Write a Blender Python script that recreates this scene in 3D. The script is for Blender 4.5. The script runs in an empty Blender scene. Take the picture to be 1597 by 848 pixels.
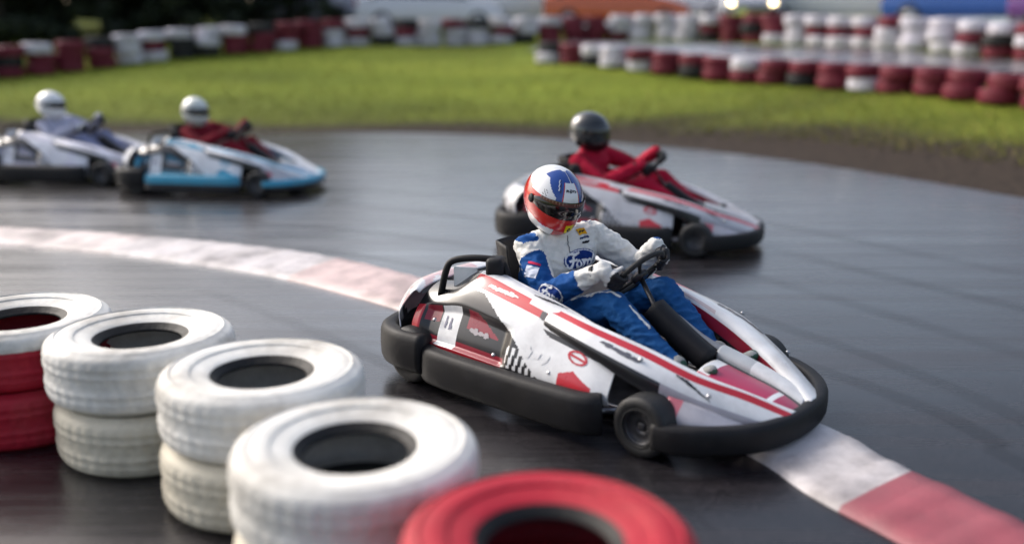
import bpy, bmesh, math, random
import numpy as np
from mathutils import Vector, Matrix, noise
from mathutils.bvhtree import BVHTree
random.seed(7); R = math.radians
S = bpy.context.scene

# ------------------------------------------------------------ camera, light
cam = bpy.data.objects.new('camera', bpy.data.cameras.new('camera')); S.collection.objects.link(cam)
cam.location = (0, 0, 1.72); cam.rotation_euler = (R(90) - math.atan(384/1500), 0, 0)
cam.data.sensor_width = 36; cam.data.lens = 36*1500/1597; cam.data.clip_end = 600; cam.data.clip_start = .05
cam.data.dof.use_dof = True; cam.data.dof.focus_distance = 4.75; cam.data.dof.aperture_fstop = .5
S.camera = cam
W = bpy.data.worlds.new('World'); S.world = W; W.use_nodes = True
nt = W.node_tree; bg = nt.nodes['Background']
sky = nt.nodes.new('ShaderNodeTexSky'); sky.sky_type = 'NISHITA'; sky.sun_disc = False
SUN_EL, SUN_AZ = 37, -60            # azimuth: degrees clockwise from +Y the light comes from
sky.sun_elevation = R(SUN_EL); sky.sun_rotation = R(SUN_AZ); sky.dust_density = 5; sky.air_density = 1.0
hs = nt.nodes.new('ShaderNodeHueSaturation'); hs.inputs['Saturation'].default_value = .8
nt.links.new(sky.outputs[0], hs.inputs['Color']); nt.links.new(hs.outputs[0], bg.inputs[0]); bg.inputs[1].default_value = .15
sun = bpy.data.objects.new('sun', bpy.data.lights.new('sun', 'SUN')); S.collection.objects.link(sun)
sun.data.energy = 1.15; sun.data.angle = R(25); sun.data.color = (1, .985, .97)
sun.rotation_euler = (R(90 - SUN_EL), 0, R(180 - SUN_AZ))   # the lamp stands towards azimuth SUN_AZ
S.view_settings.view_transform = 'Standard'; S.view_settings.look = 'None'
S.view_settings.exposure = 0.62; S.view_settings.gamma = 1
S.render.film_transparent = False

# ------------------------------------------------------------ helpers
def tag(o, label=None, cat=None, group=None, kind=None):
    if label: o['label'] = label
    if cat: o['category'] = cat
    if group: o['group'] = group
    if kind: o['kind'] = kind
    return o
def empty(name, loc=(0, 0, 0), rz=0):
    o = bpy.data.objects.new(name, None); S.collection.objects.link(o)
    o.location = loc; o.rotation_euler = (0, 0, rz); o.empty_display_size = .1
    return o
MATS = {}
def mat(name, col=(.5, .5, .5), rough=.5, metal=0, coat=0, var=.12, scale=12, bump=0, bscale=60, attr=False, emit=0, spec=.5, dirt=None, dirtamt=0):
    if name in MATS: return MATS[name]
    m = bpy.data.materials.new(name); m.use_nodes = True; MATS[name] = m
    t = m.node_tree; b = t.nodes['Principled BSDF']; N = t.nodes.new; Lk = t.links.new
    b.inputs['Roughness'].default_value = rough; b.inputs['Metallic'].default_value = metal
    b.inputs['Coat Weight'].default_value = coat; b.inputs['Coat Roughness'].default_value = .12
    b.inputs['Specular IOR Level'].default_value = spec
    tc = N('ShaderNodeTexCoord')
    if attr:
        a = N('ShaderNodeAttribute'); a.attribute_name = 'Col'; src = a.outputs['Color']
    else:
        c = N('ShaderNodeRGB'); c.outputs[0].default_value = (*col, 1); src = c.outputs[0]
    n = N('ShaderNodeTexNoise'); n.inputs['Scale'].default_value = scale; n.inputs['Detail'].default_value = 6
    Lk(tc.outputs['Object'], n.inputs['Vector'])
    mr = N('ShaderNodeMapRange'); mr.inputs['From Min'].default_value = .3; mr.inputs['From Max'].default_value = .7
    mr.inputs['To Min'].default_value = 1 - var; mr.inputs['To Max'].default_value = 1 + var
    Lk(n.outputs['Fac'], mr.inputs['Value'])
    mx = N('ShaderNodeVectorMath'); mx.operation = 'SCALE'; Lk(src, mx.inputs[0]); Lk(mr.outputs[0], mx.inputs['Scale'])
    out = mx.outputs[0]
    if dirt:
        n2 = N('ShaderNodeTexNoise'); n2.inputs['Scale'].default_value = scale*.45; n2.inputs['Detail'].default_value = 9; n2.inputs['Roughness'].default_value = .65
        Lk(tc.outputs['Object'], n2.inputs['Vector'])
        r2 = N('ShaderNodeMapRange'); r2.inputs['From Min'].default_value = .46; r2.inputs['From Max'].default_value = .75
        r2.inputs['To Max'].default_value = dirtamt; Lk(n2.outputs['Fac'], r2.inputs['Value'])
        fac = r2.outputs[0]
        if attr:
            lm = N('ShaderNodeRGBToBW'); Lk(src, lm.inputs[0]); mu = N('ShaderNodeMath'); mu.operation = 'MULTIPLY_ADD'; mu.inputs[1].default_value = 1.6; mu.inputs[2].default_value = .12; Lk(lm.outputs[0], mu.inputs[0])
            mn = N('ShaderNodeMath'); mn.operation = 'MINIMUM'; mn.inputs[1].default_value = 1; Lk(mu.outputs[0], mn.inputs[0]); ml = N('ShaderNodeMath'); ml.operation = 'MULTIPLY'; Lk(fac, ml.inputs[0]); Lk(mn.outputs[0], ml.inputs[1]); fac = ml.outputs[0]
        mm = N('ShaderNodeMix'); mm.data_type = 'RGBA'; Lk(fac, mm.inputs['Factor']); Lk(out, mm.inputs['A'])
        mm.inputs['B'].default_value = (*dirt, 1); out = mm.outputs['Result']
    Lk(out, b.inputs['Base Color'])
    rr = N('ShaderNodeMapRange'); rr.inputs['To Min'].default_value = max(.03, rough - .1); rr.inputs['To Max'].default_value = min(1, rough + .12)
    Lk(n.outputs['Fac'], rr.inputs['Value']); Lk(rr.outputs[0], b.inputs['Roughness'])
    if bump:
        nb = N('ShaderNodeTexNoise'); nb.inputs['Scale'].default_value = bscale; nb.inputs['Detail'].default_value = 5
        Lk(tc.outputs['Object'], nb.inputs['Vector'])
        bp = N('ShaderNodeBump'); bp.inputs['Strength'].default_value = bump; bp.inputs['Distance'].default_value = .004
        Lk(nb.outputs['Fac'], bp.inputs['Height']); Lk(bp.outputs[0], b.inputs['Normal'])
    if emit:
        b.inputs['Emission Color'].default_value = (*col, 1); b.inputs['Emission Strength'].default_value = emit
    return m
WHITE = (.80, .80, .80); RED = (.55, .02, .035); DRED = (.27, .012, .03); PINK = (.62, .16, .20); BLUE = (.012, .075, .30)
BLK = (.012, .012, .015); GREY = (.30, .31, .33); CYAN = (.01, .28, .45)
M_livery = mat('livery_plastic', attr=True, rough=.3, coat=.5, var=.06, scale=9, dirt=(.13, .115, .11), dirtamt=.38)
M_cloth = mat('suit_cloth', attr=True, rough=.82, var=.08, scale=30, bump=.6, bscale=90, spec=.25)
M_helmet = mat('helmet_paint', attr=True, rough=.22, coat=.8, var=.03)
M_black = mat('black_plastic', (.009, .009, .011), .55, var=.4, scale=8, dirt=(.045, .04, .036), dirtamt=.4, spec=.28, bump=.3, bscale=30)
M_rubber = mat('rubber', (.014, .014, .015), .6, var=.35, scale=15, bump=.4, bscale=80)
M_metal = mat('scuffed_steel', (.42, .42, .44), .35, metal=.9, var=.2)
M_dmetal = mat('dark_engine_metal', (.06, .06, .065), .4, metal=.7, var=.4)
M_visor = mat('visor', (.008, .006, .006), .07, coat=1, var=0)
M_glove = mat('glove_leather', attr=True, rough=.6, var=.1, bump=.3)

def link(name, me, m, parent=None, smooth=True, loc=None):
    o = bpy.data.objects.new(name, me); S.collection.objects.link(o)
    if m and not me.materials:
        for x in (m if isinstance(m, (list, tuple)) else [m]): me.materials.append(x)
    if parent: o.parent = parent
    if loc: o.location = loc
    if smooth: me.polygons.foreach_set('use_smooth', [True]*len(me.polygons)); me.update()
    return o
class MB:
    def __init__(s): s.v = []; s.f = []; s.c = []
    def quadgrid(s, g, closeU=False, closeV=False, col=None, caps=False):
        n, k = len(g), len(g[0]); b = len(s.v)
        for row in g: s.v += [tuple(p) for p in row]
        for i in range(n if closeU else n-1):
            for j in range(k if closeV else k-1):
                a, c = b+i*k+j, b+i*k+(j+1) % k; d, e = b+((i+1) % n)*k+j, b+((i+1) % n)*k+(j+1) % k
                s.f.append((a, c, e, d))
                if col is not None:
                    s.c.append(col((i+.5)/(n-1), (j+.5)/max(1, (k if closeV else k-1)), (Vector(s.v[a])+Vector(s.v[e]))/2) if callable(col) else col)
        if caps:
            s.f.append(tuple(b+j for j in range(k))[::-1]); s.f.append(tuple(b+(n-1)*k+j for j in range(k)))
            if col is not None:
                cc = col if not callable(col) else WHITE
                s.c += [cc, cc]
        return s
    def tube(s, pts, r, seg=10, closed=False, col=None, sq=None):
        pts = [Vector(p) for p in pts]; n = len(pts); rings = []; up = Vector((0, 0, 1))
        for i, p in enumerate(pts):
            a = pts[(i-1) % n] if (closed or i > 0) else p; c = pts[(i+1) % n] if (closed or i < n-1) else p
            t = (c-a).normalized()
            x = t.cross(up)
            if x.length < .05: x = t.cross(Vector((1, 0, 0)))
            x.normalize(); y = x.cross(t).normalized()
            rr = r[i] if isinstance(r, (list, tuple)) else r
            ra, rb = (rr, rr) if not sq else (sq[0], sq[1])
            ring = []
            for k in range(seg):
                th = 2*math.pi*k/seg; cx, sy = math.cos(th), math.sin(th)
                if sq: cx = math.copysign(abs(cx)**.6, cx); sy = math.copysign(abs(sy)**.6, sy)
                ring.append(p + x*ra*cx + y*rb*sy)
            rings.append(ring)
        return s.quadgrid(rings, closeU=closed, closeV=True, col=col, caps=not closed)
    def box(s, c, d, rot=None, col=None):
        b = len(s.v); c = Vector(c)
        for x in (-1, 1):
            for y in (-1, 1):
                for z in (-1, 1):
                    p = Vector((x*d[0]/2, y*d[1]/2, z*d[2]/2))
                    if rot: p = rot @ p
                    s.v.append(tuple(c+p))
        for f in ((0, 1, 3, 2), (4, 6, 7, 5), (0, 4, 5, 1), (2, 3, 7, 6), (0, 2, 6, 4), (1, 5, 7, 3)):
            s.f.append(tuple(b+i for i in f))
            if col is not None: s.c.append(col)
        return s
    def lathe(s, prof, seg=48, axis='Z', col=None, closed=True, warp=None):
        g = []
        for k in range(seg):
            th = 2*math.pi*k/seg; row = []
            for r, z in prof:
                if warp: r = r*warp(th, z)
                x, y = r*math.cos(th), r*math.sin(th)
                row.append((x, y, z) if axis == 'Z' else (x, z, y))
            g.append(row)
        return s.quadgrid(g, closeU=True, closeV=closed, col=col)
    def build(s, name, m, parent=None, smooth=True, bevel=0, solid=0, M=None, fixn=True):
        me = bpy.data.meshes.new(name)
        vs = s.v if M is None else [tuple(M @ Vector(p)) for p in s.v]
        me.from_pydata(vs, [], s.f)
        if s.c:
            a = me.color_attributes.new('Col', 'FLOAT_COLOR', 'CORNER'); arr = []
            for p, c in zip(me.polygons, s.c): arr += [c[0], c[1], c[2], 1.0]*p.loop_total
            a.data.foreach_set('color', arr)
        if fixn:
            bm = bmesh.new(); bm.from_mesh(me); bmesh.ops.recalc_face_normals(bm, faces=bm.faces); bm.to_mesh(me); bm.free()
        o = link(name, me, m, parent, smooth)
        if bevel:
            md = o.modifiers.new('bevel', 'BEVEL'); md.width = bevel; md.segments = 2; md.limit_method = 'ANGLE'
        if solid:
            md = o.modifiers.new('solid', 'SOLIDIFY'); md.thickness = solid; md.offset = -1
        return o
def cr(P, n, closed=False):
    """Catmull-Rom through points (any dimension), n samples per segment"""
    P = [np.array(p, float) for p in P]; out = []; m = len(P)
    for i in range(m if closed else m-1):
        p0 = P[(i-1) % m] if (closed or i > 0) else 2*P[0]-P[1]; p1 = P[i]; p2 = P[(i+1) % m]
        p3 = P[(i+2) % m] if (closed or i+2 < m) else 2*P[-1]-P[-2]
        for k in range(n):
            t = k/n
            out.append(.5*((2*p1)+(-p0+p2)*t+(2*p0-5*p1+4*p2-p3)*t*t+(-p0+3*p1-3*p2+p3)*t**3))
    if not closed: out.append(P[-1])
    return out
def loft(secs, nu, nv, closeV=False):
    secs = [cr(s, nv, closeV) for s in secs]; k = len(secs[0]); cols = []
    for j in range(k): cols.append(cr([s[j] for s in secs], nu))
    return [[cols[j][i] for j in range(k)] for i in range(len(cols[0]))]
def bvh_of(o): 
    me = o.data; return BVHTree.FromPolygons([v.co.copy() for v in me.vertices], [tuple(p.vertices) for p in me.polygons])
def decal(name, bvh, m, parent, org, xd, yd, w, h, fn, res=.003, off=.0025, up=.10):
    """raster of small quads cast onto a surface: a printed mark following its shape"""
    org = Vector(org); xd = Vector(xd).normalized(); zd = xd.cross(Vector(yd)).normalized(); yd = zd.cross(xd)
    nx, ny = int(w/res)+1, int(h/res)+1; vid = {}; mb = MB()
    def V(i, j):
        if (i, j) in vid: return vid[i, j]
        x, y = (i/nx-.5)*w, (j/ny-.5)*h; p = org + xd*x + yd*y + zd*up
        loc, nrm, _, _ = bvh.ray_cast(p, -zd, up*1.7)
        if loc is None: vid[i, j] = None; return None
        if nrm.dot(zd) < 0: nrm = -nrm
        if nrm.dot(zd) < .15: vid[i, j] = None; return None
        mb.v.append(tuple(loc + nrm*off)); vid[i, j] = len(mb.v)-1; return vid[i, j]
    for i in range(nx):
        for j in range(ny):
            c = fn(((i+.5)/nx*2-1), ((j+.5)/ny*2-1))
            if c is None: continue
            q = [V(i, j), V(i+1, j), V(i+1, j+1), V(i, j+1)]
            if None in q: continue
            L = [(Vector(mb.v[q[a]])-Vector(mb.v[q[(a+1) % 4]])).length for a in range(4)]
            if max(L) > res*6: continue
            mb.f.append(tuple(q)); mb.c.append(c)
    if mb.f: return mb.build(name, m, parent, fixn=False)
def dseg(p, a, b):
    ax, ay = a; bx, by = b; px, py = p; dx, dy = bx-ax, by-ay
    t = max(0, min(1, ((px-ax)*dx+(py-ay)*dy)/(dx*dx+dy*dy+1e-12)))
    return math.hypot(px-ax-t*dx, py-ay-t*dy)
def strokes(lines, p): return min(dseg(p, l[i], l[i+1]) for l in lines for i in range(len(l)-1))
def circ(cx, cy, r, n=12, rx=1): return [(cx+r*rx*math.cos(2*math.pi*k/n), cy+r*math.sin(2*math.pi*k/n)) for k in range(n+1)]
FORD = [[(.0, .72), (.12, .92), (.5, .98), (.85, .92), (1.15, 1.0)], [(.78, .94), (.66, .5), (.48, .12), (.22, .0), (.05, .12), (.12, .28)], [(.38, .5), (.95, .55)],
        circ(1.2, .27, .22), [(1.6, .5), (1.72, .48), (1.62, .05)], [(1.7, .35), (1.85, .5), (1.98, .44)], circ(2.25, .27, .22),
        [(2.75, 1.0), (2.62, .6), (2.48, .2), (2.56, .04), (2.75, .1)]]
def oval(x, y):
    r = math.hypot(x, y)
    if r > 1: return None
    if .86 < r < .94: return (.75, .76, .8)
    p = ((x*.92+.80)*1.72, (y*.75+.55)*.95)
    if strokes(FORD, p) < .085: return (.85, .85, .87)
    return (.006, .035, .20)
def scribble(seed, n=5, col=BLK, wd=.12, bgc=None):
    rr = random.Random(seed); L = []
    for k in range(n):
        x = -0.85+1.7*k/n
        L.append([(x+rr.uniform(0, .1), rr.uniform(-.6, -.2)), (x+rr.uniform(.02, .15), rr.uniform(.2, .7)), (x+rr.uniform(.1, .25), rr.uniform(-.6, .1)), (x+rr.uniform(.2, .34), rr.uniform(-.3, .3))])
    def fn(x, y): return col if strokes(L, (x, y)) < wd else bgc
    return fn

# ------------------------------------------------------------ ground
GL = [np.array(p) for p in cr([(-70, 21), (-40, 17.4), (-20, 16.2), (-6.4, 16.0), (-1.0, 15.8), (2.75, 13.6), (5.25, 9.75), (6.9, 5), (7.7, 0), (8, -8)], 8)]
def inside_poly(x, y, P):
    c = False; n = len(P); j = n-1
    for i in range(n):
        if (P[i][1] > y) != (P[j][1] > y) and x < (P[j][0]-P[i][0])*(y-P[i][1])/(P[j][1]-P[i][1])+P[i][0]: c = not c
        j = i
    return c
TRK = GL + [np.array((-70., -8.))]
GLa = np.array(GL)
def dist_g(x, y):
    a = GLa[:-1]; b = GLa[1:]; d = b-a; p = np.array((x, y))
    t = np.clip(((p-a)*d).sum(1)/(d*d).sum(1), 0, 1); q = a+d*t[:, None]
    r = float(np.sqrt(((p-q)**2).sum(1).min()))
    return -r if inside_poly(x, y, TRK) else r
def hgt(x, y, d=None):
    d = dist_g(x, y) if d is None else d
    if d <= 0: return 0.0
    h = .13*d*min(1, d/1.5) if d < 9 else 1.17+.06*(d-9) if d < 40 else 3.03+.02*(d-40)
    if d < 9: pass
    return h
# terrain: one sheet, fine near the track, coarse to the horizon
def axis(lo, hi, fine_lo, fine_hi, st):
    a = list(np.arange(fine_lo, fine_hi, st)); k = st
    x = fine_hi
    while x < hi: a.append(x); k *= 1.35; x += k
    a.append(hi); k = st; x = fine_lo-st
    while x > lo: a.insert(0, x); k *= 1.35; x -= k
    a.insert(0, lo); return a
xs = axis(-400, 400, -24, 24, .5); ys = axis(-60, 500, 4, 44, .5)
g = []; dd = []
for y in ys:
    row = []
    for x in xs:
        d = dist_g(x, y)
        z = hgt(x, y, d)
        if d > .3: z += (noise.noise(Vector((x*.35, y*.35, 0)))*.10)*min(1, (d-.3)/3)
        if d < .6: z -= .012*min(1, (.6-d)*3)
        row.append((x, y, z)); dd.append(d)
    g.append(row)
mb = MB(); mb.quadgrid(g)
m = bpy.data.materials.new('grass_ground'); m.use_nodes = True; t = m.node_tree; N = t.nodes.new; Lk = t.links.new; b = t.nodes['Principled BSDF']
def ramp(pairs):
    r = N('ShaderNodeValToRGB'); e = r.color_ramp.elements
    while len(e) < len(pairs): e.new(.5)
    for q, (p, c) in zip(e, pairs): q.position = p; q.color = (*c, 1)
    return r
geo = N('ShaderNodeNewGeometry'); at = N('ShaderNodeAttribute'); at.attribute_name = 'edge'
mp = N('ShaderNodeMapping'); mp.inputs['Scale'].default_value = (.16, .55, .5); Lk(geo.outputs['Position'], mp.inputs[0])
n1 = N('ShaderNodeTexNoise'); n1.inputs['Scale'].default_value = 1.0; n1.inputs['Detail'].default_value = 8; Lk(mp.outputs[0], n1.inputs['Vector'])
n2 = N('ShaderNodeTexNoise'); n2.inputs['Scale'].default_value = 14; n2.inputs['Detail'].default_value = 6; Lk(geo.outputs['Position'], n2.inputs['Vector'])
r1 = ramp([(.30, (.085, .115, .012)), (.5, (.18, .23, .024)), (.7, (.27, .32, .04))]); Lk(n1.outputs['Fac'], r1.inputs[0])
r2 = ramp([(.3, (.35, .35, .35)), (.62, (1.15, 1.15, 1.15))]); Lk(n2.outputs['Fac'], r2.inputs[0])
mm = N('ShaderNodeMix'); mm.data_type = 'RGBA'; mm.blend_type = 'MULTIPLY'; mm.inputs['Factor'].default_value = .8; Lk(r1.outputs[0], mm.inputs['A']); Lk(r2.outputs[0], mm.inputs['B'])
ad = N('ShaderNodeMath'); ad.operation = 'MULTIPLY_ADD'; ad.inputs[1].default_value = 2.2; Lk(n1.outputs['Fac'], ad.inputs[0]); Lk(at.outputs['Fac'], ad.inputs[2])
ad2 = N('ShaderNodeMath'); ad2.operation = 'ADD'; Lk(ad.outputs[0], ad2.inputs[0]); Lk(n2.outputs['Fac'], ad2.inputs[1])
rm = N('ShaderNodeMapRange'); rm.inputs['From Min'].default_value = 2.25; rm.inputs['From Max'].default_value = 3.1; Lk(ad2.outputs[0], rm.inputs['Value'])
rd = ramp([(.3, (.022, .017, .014)), (.7, (.065, .048, .036))]); Lk(n2.outputs['Fac'], rd.inputs[0])
m2 = N('ShaderNodeMix'); m2.data_type = 'RGBA'; Lk(rm.outputs[0], m2.inputs['Factor']); Lk(rd.outputs[0], m2.inputs['A'])
ro = N('ShaderNodeMapRange'); ro.inputs['From Min'].default_value = 2.2; ro.inputs['From Max'].default_value = 5.0; ro.inputs['To Min'].default_value = .7; ro.inputs['To Max'].default_value = 0; Lk(ad2.outputs[0], ro.inputs['Value'])
mo = N('ShaderNodeMix'); mo.data_type = 'RGBA'; Lk(ro.outputs[0], mo.inputs['Factor']); Lk(mm.outputs['Result'], mo.inputs['A']); mo.inputs['B'].default_value = (.055, .058, .014, 1); Lk(mo.outputs['Result'], m2.inputs['B'])
Lk(m2.outputs['Result'], b.inputs['Base Color']); b.inputs['Roughness'].default_value = .9; b.inputs['Specular IOR Level'].default_value = .15
bp = N('ShaderNodeBump'); bp.inputs['Strength'].default_value = .7; bp.inputs['Distance'].default_value = .06; Lk(n2.outputs['Fac'], bp.inputs['Height']); Lk(bp.outputs[0], b.inputs['Normal'])
ground = mb.build('ground', m, fixn=False); tag(ground, kind='structure')
ea = ground.data.attributes.new('edge', 'FLOAT', 'POINT')
ea.data.foreach_set('value', [max(0, min(6, d-1.1*max(0, min(1, (v_.co.x-.5)/4)))) for d, v_ in zip(dd, ground.data.vertices)])

def asphalt(name, base, rough, wet):
    m = bpy.data.materials.new(name); m.use_nodes = True; t = m.node_tree; N = t.nodes.new; Lk = t.links.new; b = t.nodes['Principled BSDF']
    geo = N('ShaderNodeNewGeometry')
    nf = N('ShaderNodeTexNoise'); nf.inputs['Scale'].default_value = 160; nf.inputs['Detail'].default_value = 3; Lk(geo.outputs['Position'], nf.inputs['Vector'])
    mp = N('ShaderNodeMapping'); mp.inputs['Rotation'].default_value = (0, 0, R(28)); mp.inputs['Scale'].default_value = (.22, 3.2, 1); Lk(geo.outputs['Position'], mp.inputs[0])
    ns = N('ShaderNodeTexNoise'); ns.inputs['Scale'].default_value = 1.5; ns.inputs['Detail'].default_value = 7; ns.inputs['Roughness'].default_value = .62; Lk(mp.outputs[0], ns.inputs['Vector'])
    nl = N('ShaderNodeTexNoise'); nl.inputs['Scale'].default_value = .45; nl.inputs['Detail'].default_value = 5; Lk(geo.outputs['Position'], nl.inputs['Vector'])
    def rp(pairs, src):
        r = N('ShaderNodeValToRGB'); e = r.color_ramp.elements
        while len(e) < len(pairs): e.new(.5)
        for q, (p, c) in zip(e, pairs): q.position = p; q.color = (*c, 1)
        Lk(src, r.inputs[0]); return r.outputs[0]
    c1 = rp([(.38, tuple(x*.4 for x in base)), (.52, base), (.64, tuple(x*2.6 for x in base))], nf.outputs['Fac'])
    c2 = rp([(.32, (.5, .5, .52)), (.5, (1, 1, 1)), (.68, (1.6, 1.5, 1.45))], ns.outputs['Fac'])
    mx = N('ShaderNodeMix'); mx.data_type = 'RGBA'; mx.blend_type = 'MULTIPLY'; mx.inputs['Factor'].default_value = .9; Lk(c1, mx.inputs['A']); Lk(c2, mx.inputs['B'])
    Lk(mx.outputs['Result'], b.inputs['Base Color'])
    sm = N('ShaderNodeMath'); sm.operation = 'ADD'; Lk(ns.outputs['Fac'], sm.inputs[0]); Lk(nl.outputs['Fac'], sm.inputs[1])
    rr = N('ShaderNodeMapRange'); rr.inputs['From Min'].default_value = .75; rr.inputs['From Max'].default_value = 1.25
    rr.inputs['To Min'].default_value = rough-wet; rr.inputs['To Max'].default_value = rough+.12; Lk(sm.outputs[0], rr.inputs['Value']); Lk(rr.outputs[0], b.inputs['Roughness'])
    b.inputs['Specular IOR Level'].default_value = .5
    # standing damp: the far and left part of the bend is still wet
    dp = N('ShaderNodeVectorMath'); dp.operation = 'DOT_PRODUCT'; dp.inputs[1].default_value = (-.55, .83, 0); Lk(geo.outputs['Position'], dp.inputs[0])
    dn = N('ShaderNodeMath'); dn.operation = 'MULTIPLY_ADD'; dn.inputs[1].default_value = 5; Lk(nl.outputs['Fac'], dn.inputs[0]); Lk(dp.outputs['Value'], dn.inputs[2])
    dw = N('ShaderNodeMapRange'); dw.inputs['From Min'].default_value = 4.2; dw.inputs['From Max'].default_value = 8.5; dw.inputs['To Max'].default_value = 1; Lk(dn.outputs[0], dw.inputs['Value']); Lk(dw.outputs[0], b.inputs['Coat Weight'])
    cw = N('ShaderNodeMapRange'); cw.inputs['From Min'].default_value = .35; cw.inputs['From Max'].default_value = .65; cw.inputs['To Min'].default_value = .20; cw.inputs['To Max'].default_value = .34; Lk(ns.outputs['Fac'], cw.inputs['Value']); Lk(cw.outputs[0], b.inputs['Coat Roughness'])
    b.inputs['Coat IOR'].default_value = 1.95
    bp = N('ShaderNodeBump'); bp.inputs['Strength'].default_value = .25; bp.inputs['Distance'].default_value = .002; Lk(nf.outputs['Fac'], bp.inputs['Height']); Lk(bp.outputs[0], b.inputs['Normal'])
    return m
M_asph = asphalt('damp_asphalt', (.014, .0125, .0145), .27, .10)
me = bpy.data.meshes.new('race_track')
me.from_pydata([(p[0], p[1], .004) for p in TRK], [], [tuple(range(len(TRK)))])
trk = link('race_track', me, M_asph, smooth=False); tag(trk, kind='structure')

# second piece of track behind the barrier, on the bank
def strip(name, pts, w, m, lift=.02, nacross=8):
    P = cr(pts, 10); gg = []
    for i, p in enumerate(P):
        q = P[min(i+1, len(P)-1)]-P[max(i-1, 0)]; q = q/np.linalg.norm(q); nrm = np.array((-q[1], q[0])); ww = w[0]+(w[1]-w[0])*i/(len(P)-1)
        row = []
        for k in range(nacross+1):
            s_ = (k/nacross-.5)*ww; x, y = p[0]+nrm[0]*s_, p[1]+nrm[1]*s_
            row.append((x, y, hgt(x, y)+lift+.06+noise.noise(Vector((x*.35, y*.35, 0)))*.10))
        gg.append(row)
    o = MB().quadgrid(gg).build(name, m, fixn=False); return tag(o, kind='structure')

# kerb, raised, with worn red and white paint
KC = cr([(-30, 8.3), (-14, 8.3), (-8, 8.2), (-4.3, 7.80), (-2.0, 7.02), (-.78, 6.15), (.22, 5.0), (1.10, 3.84), (1.32, 3.38), (1.54, 3.00), (2.1, 1.9), (3.0, .3), (3.6, -3)], 60)
acc = [0]
for i in range(1, len(KC)): acc.append(acc[-1]+float(np.linalg.norm(KC[i]-KC[i-1])))
def arc_at(x, y): return acc[min(range(len(KC)), key=lambda i: (KC[i][0]-x)**2+(KC[i][1]-y)**2)]
prof = [(-.5, 0), (-.46, .022), (-.3, .030), (0, .045), (.3, .055), (.46, .06), (.5, .0)]
gg = []
for i, p in enumerate(KC):
    q = KC[min(i+1, len(KC)-1)]-KC[max(i-1, 0)]; q = q/np.linalg.norm(q); nrm = np.array((-q[1], q[0]))
    w = .42+.10*math.exp(-((p[0]+1.6)/1.5)**2)
    rib = .005*max(0, math.sin(acc[i]*2*math.pi/.24))
    gg.append([(p[0]+nrm[0]*a*w, p[1]+nrm[1]*a*w, z+.004+(rib if z > .025 else 0)) for a, z in prof])
marks = [arc_at(*q) for q in ((-5.2, 8.05), (-3.0, 7.6), (-1.35, 6.8), (-.5, 5.95), (.2, 5.1), (.7, 4.4), (1.37, 3.30), (2.4, 1.6))]
def kcol(i, j, c):
    k = sum(1 for a in marks if arc_at(c.x, c.y) > a)
    return (.60, .56, .56) if k % 2 == 0 else (.62, .54, .52) if k in (1,) else (.60, .46, .44) if k < 5 else (.30, .07, .09)
M_kerb = mat('worn_kerb_paint', attr=True, rough=.5, var=.18, scale=5, bump=.6, bscale=70, dirt=(.13, .11, .11), dirtamt=.95)
kerb = MB().quadgrid(gg, col=kcol).build('kerb', M_kerb, fixn=False); tag(kerb, kind='structure')

# rubber laid down on the racing line
mr_ = bpy.data.materials.new('laid_rubber'); mr_.use_nodes = True; t = mr_.node_tree; b = t.nodes['Principled BSDF']; b.inputs['Base Color'].default_value = (.006, .006, .007, 1); b.inputs['Roughness'].default_value = .38
g_ = t.nodes.new('ShaderNodeNewGeometry'); n_ = t.nodes.new('ShaderNodeTexNoise'); n_.inputs['Scale'].default_value = .8; n_.inputs['Detail'].default_value = 10; t.links.new(g_.outputs['Position'], n_.inputs['Vector'])
q_ = t.nodes.new('ShaderNodeMapRange'); q_.inputs['From Min'].default_value = .2; q_.inputs['From Max'].default_value = .7; q_.inputs['To Max'].default_value = .15; t.links.new(n_.outputs['Fac'], q_.inputs['Value']); t.links.new(q_.outputs[0], b.inputs['Alpha'])
for q, (o0, o1, w_, i0, i1) in enumerate(((.55, .9, .12, 60, 620), (1.45, 1.1, .12, 60, 600), (2.3, 1.9, .14, 100, 640), (3.1, 2.9, .14, 40, 560), (4.3, 3.4, .15, 60, 640), (-.7, -.9, .10, 250, 600))):
    row = []
    i1 = min(i1, len(KC)-2)
    for i in range(i0, i1, 4):
        d_ = KC[i+1]-KC[i-1]; d_ = d_/np.linalg.norm(d_); nn = np.array((-d_[1], d_[0])); o_ = o0+(o1-o0)*(i-i0)/(i1-i0)+.12*math.sin(i*.02+q)
        row.append([(KC[i][0]+nn[0]*(o_+e_*w_), KC[i][1]+nn[1]*(o_+e_*w_), .008+.001*q) for e_ in (-.5, .5)])
    tag(MB().quadgrid(row).build('tyre_mark', mr_, fixn=False), kind='structure')

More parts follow.
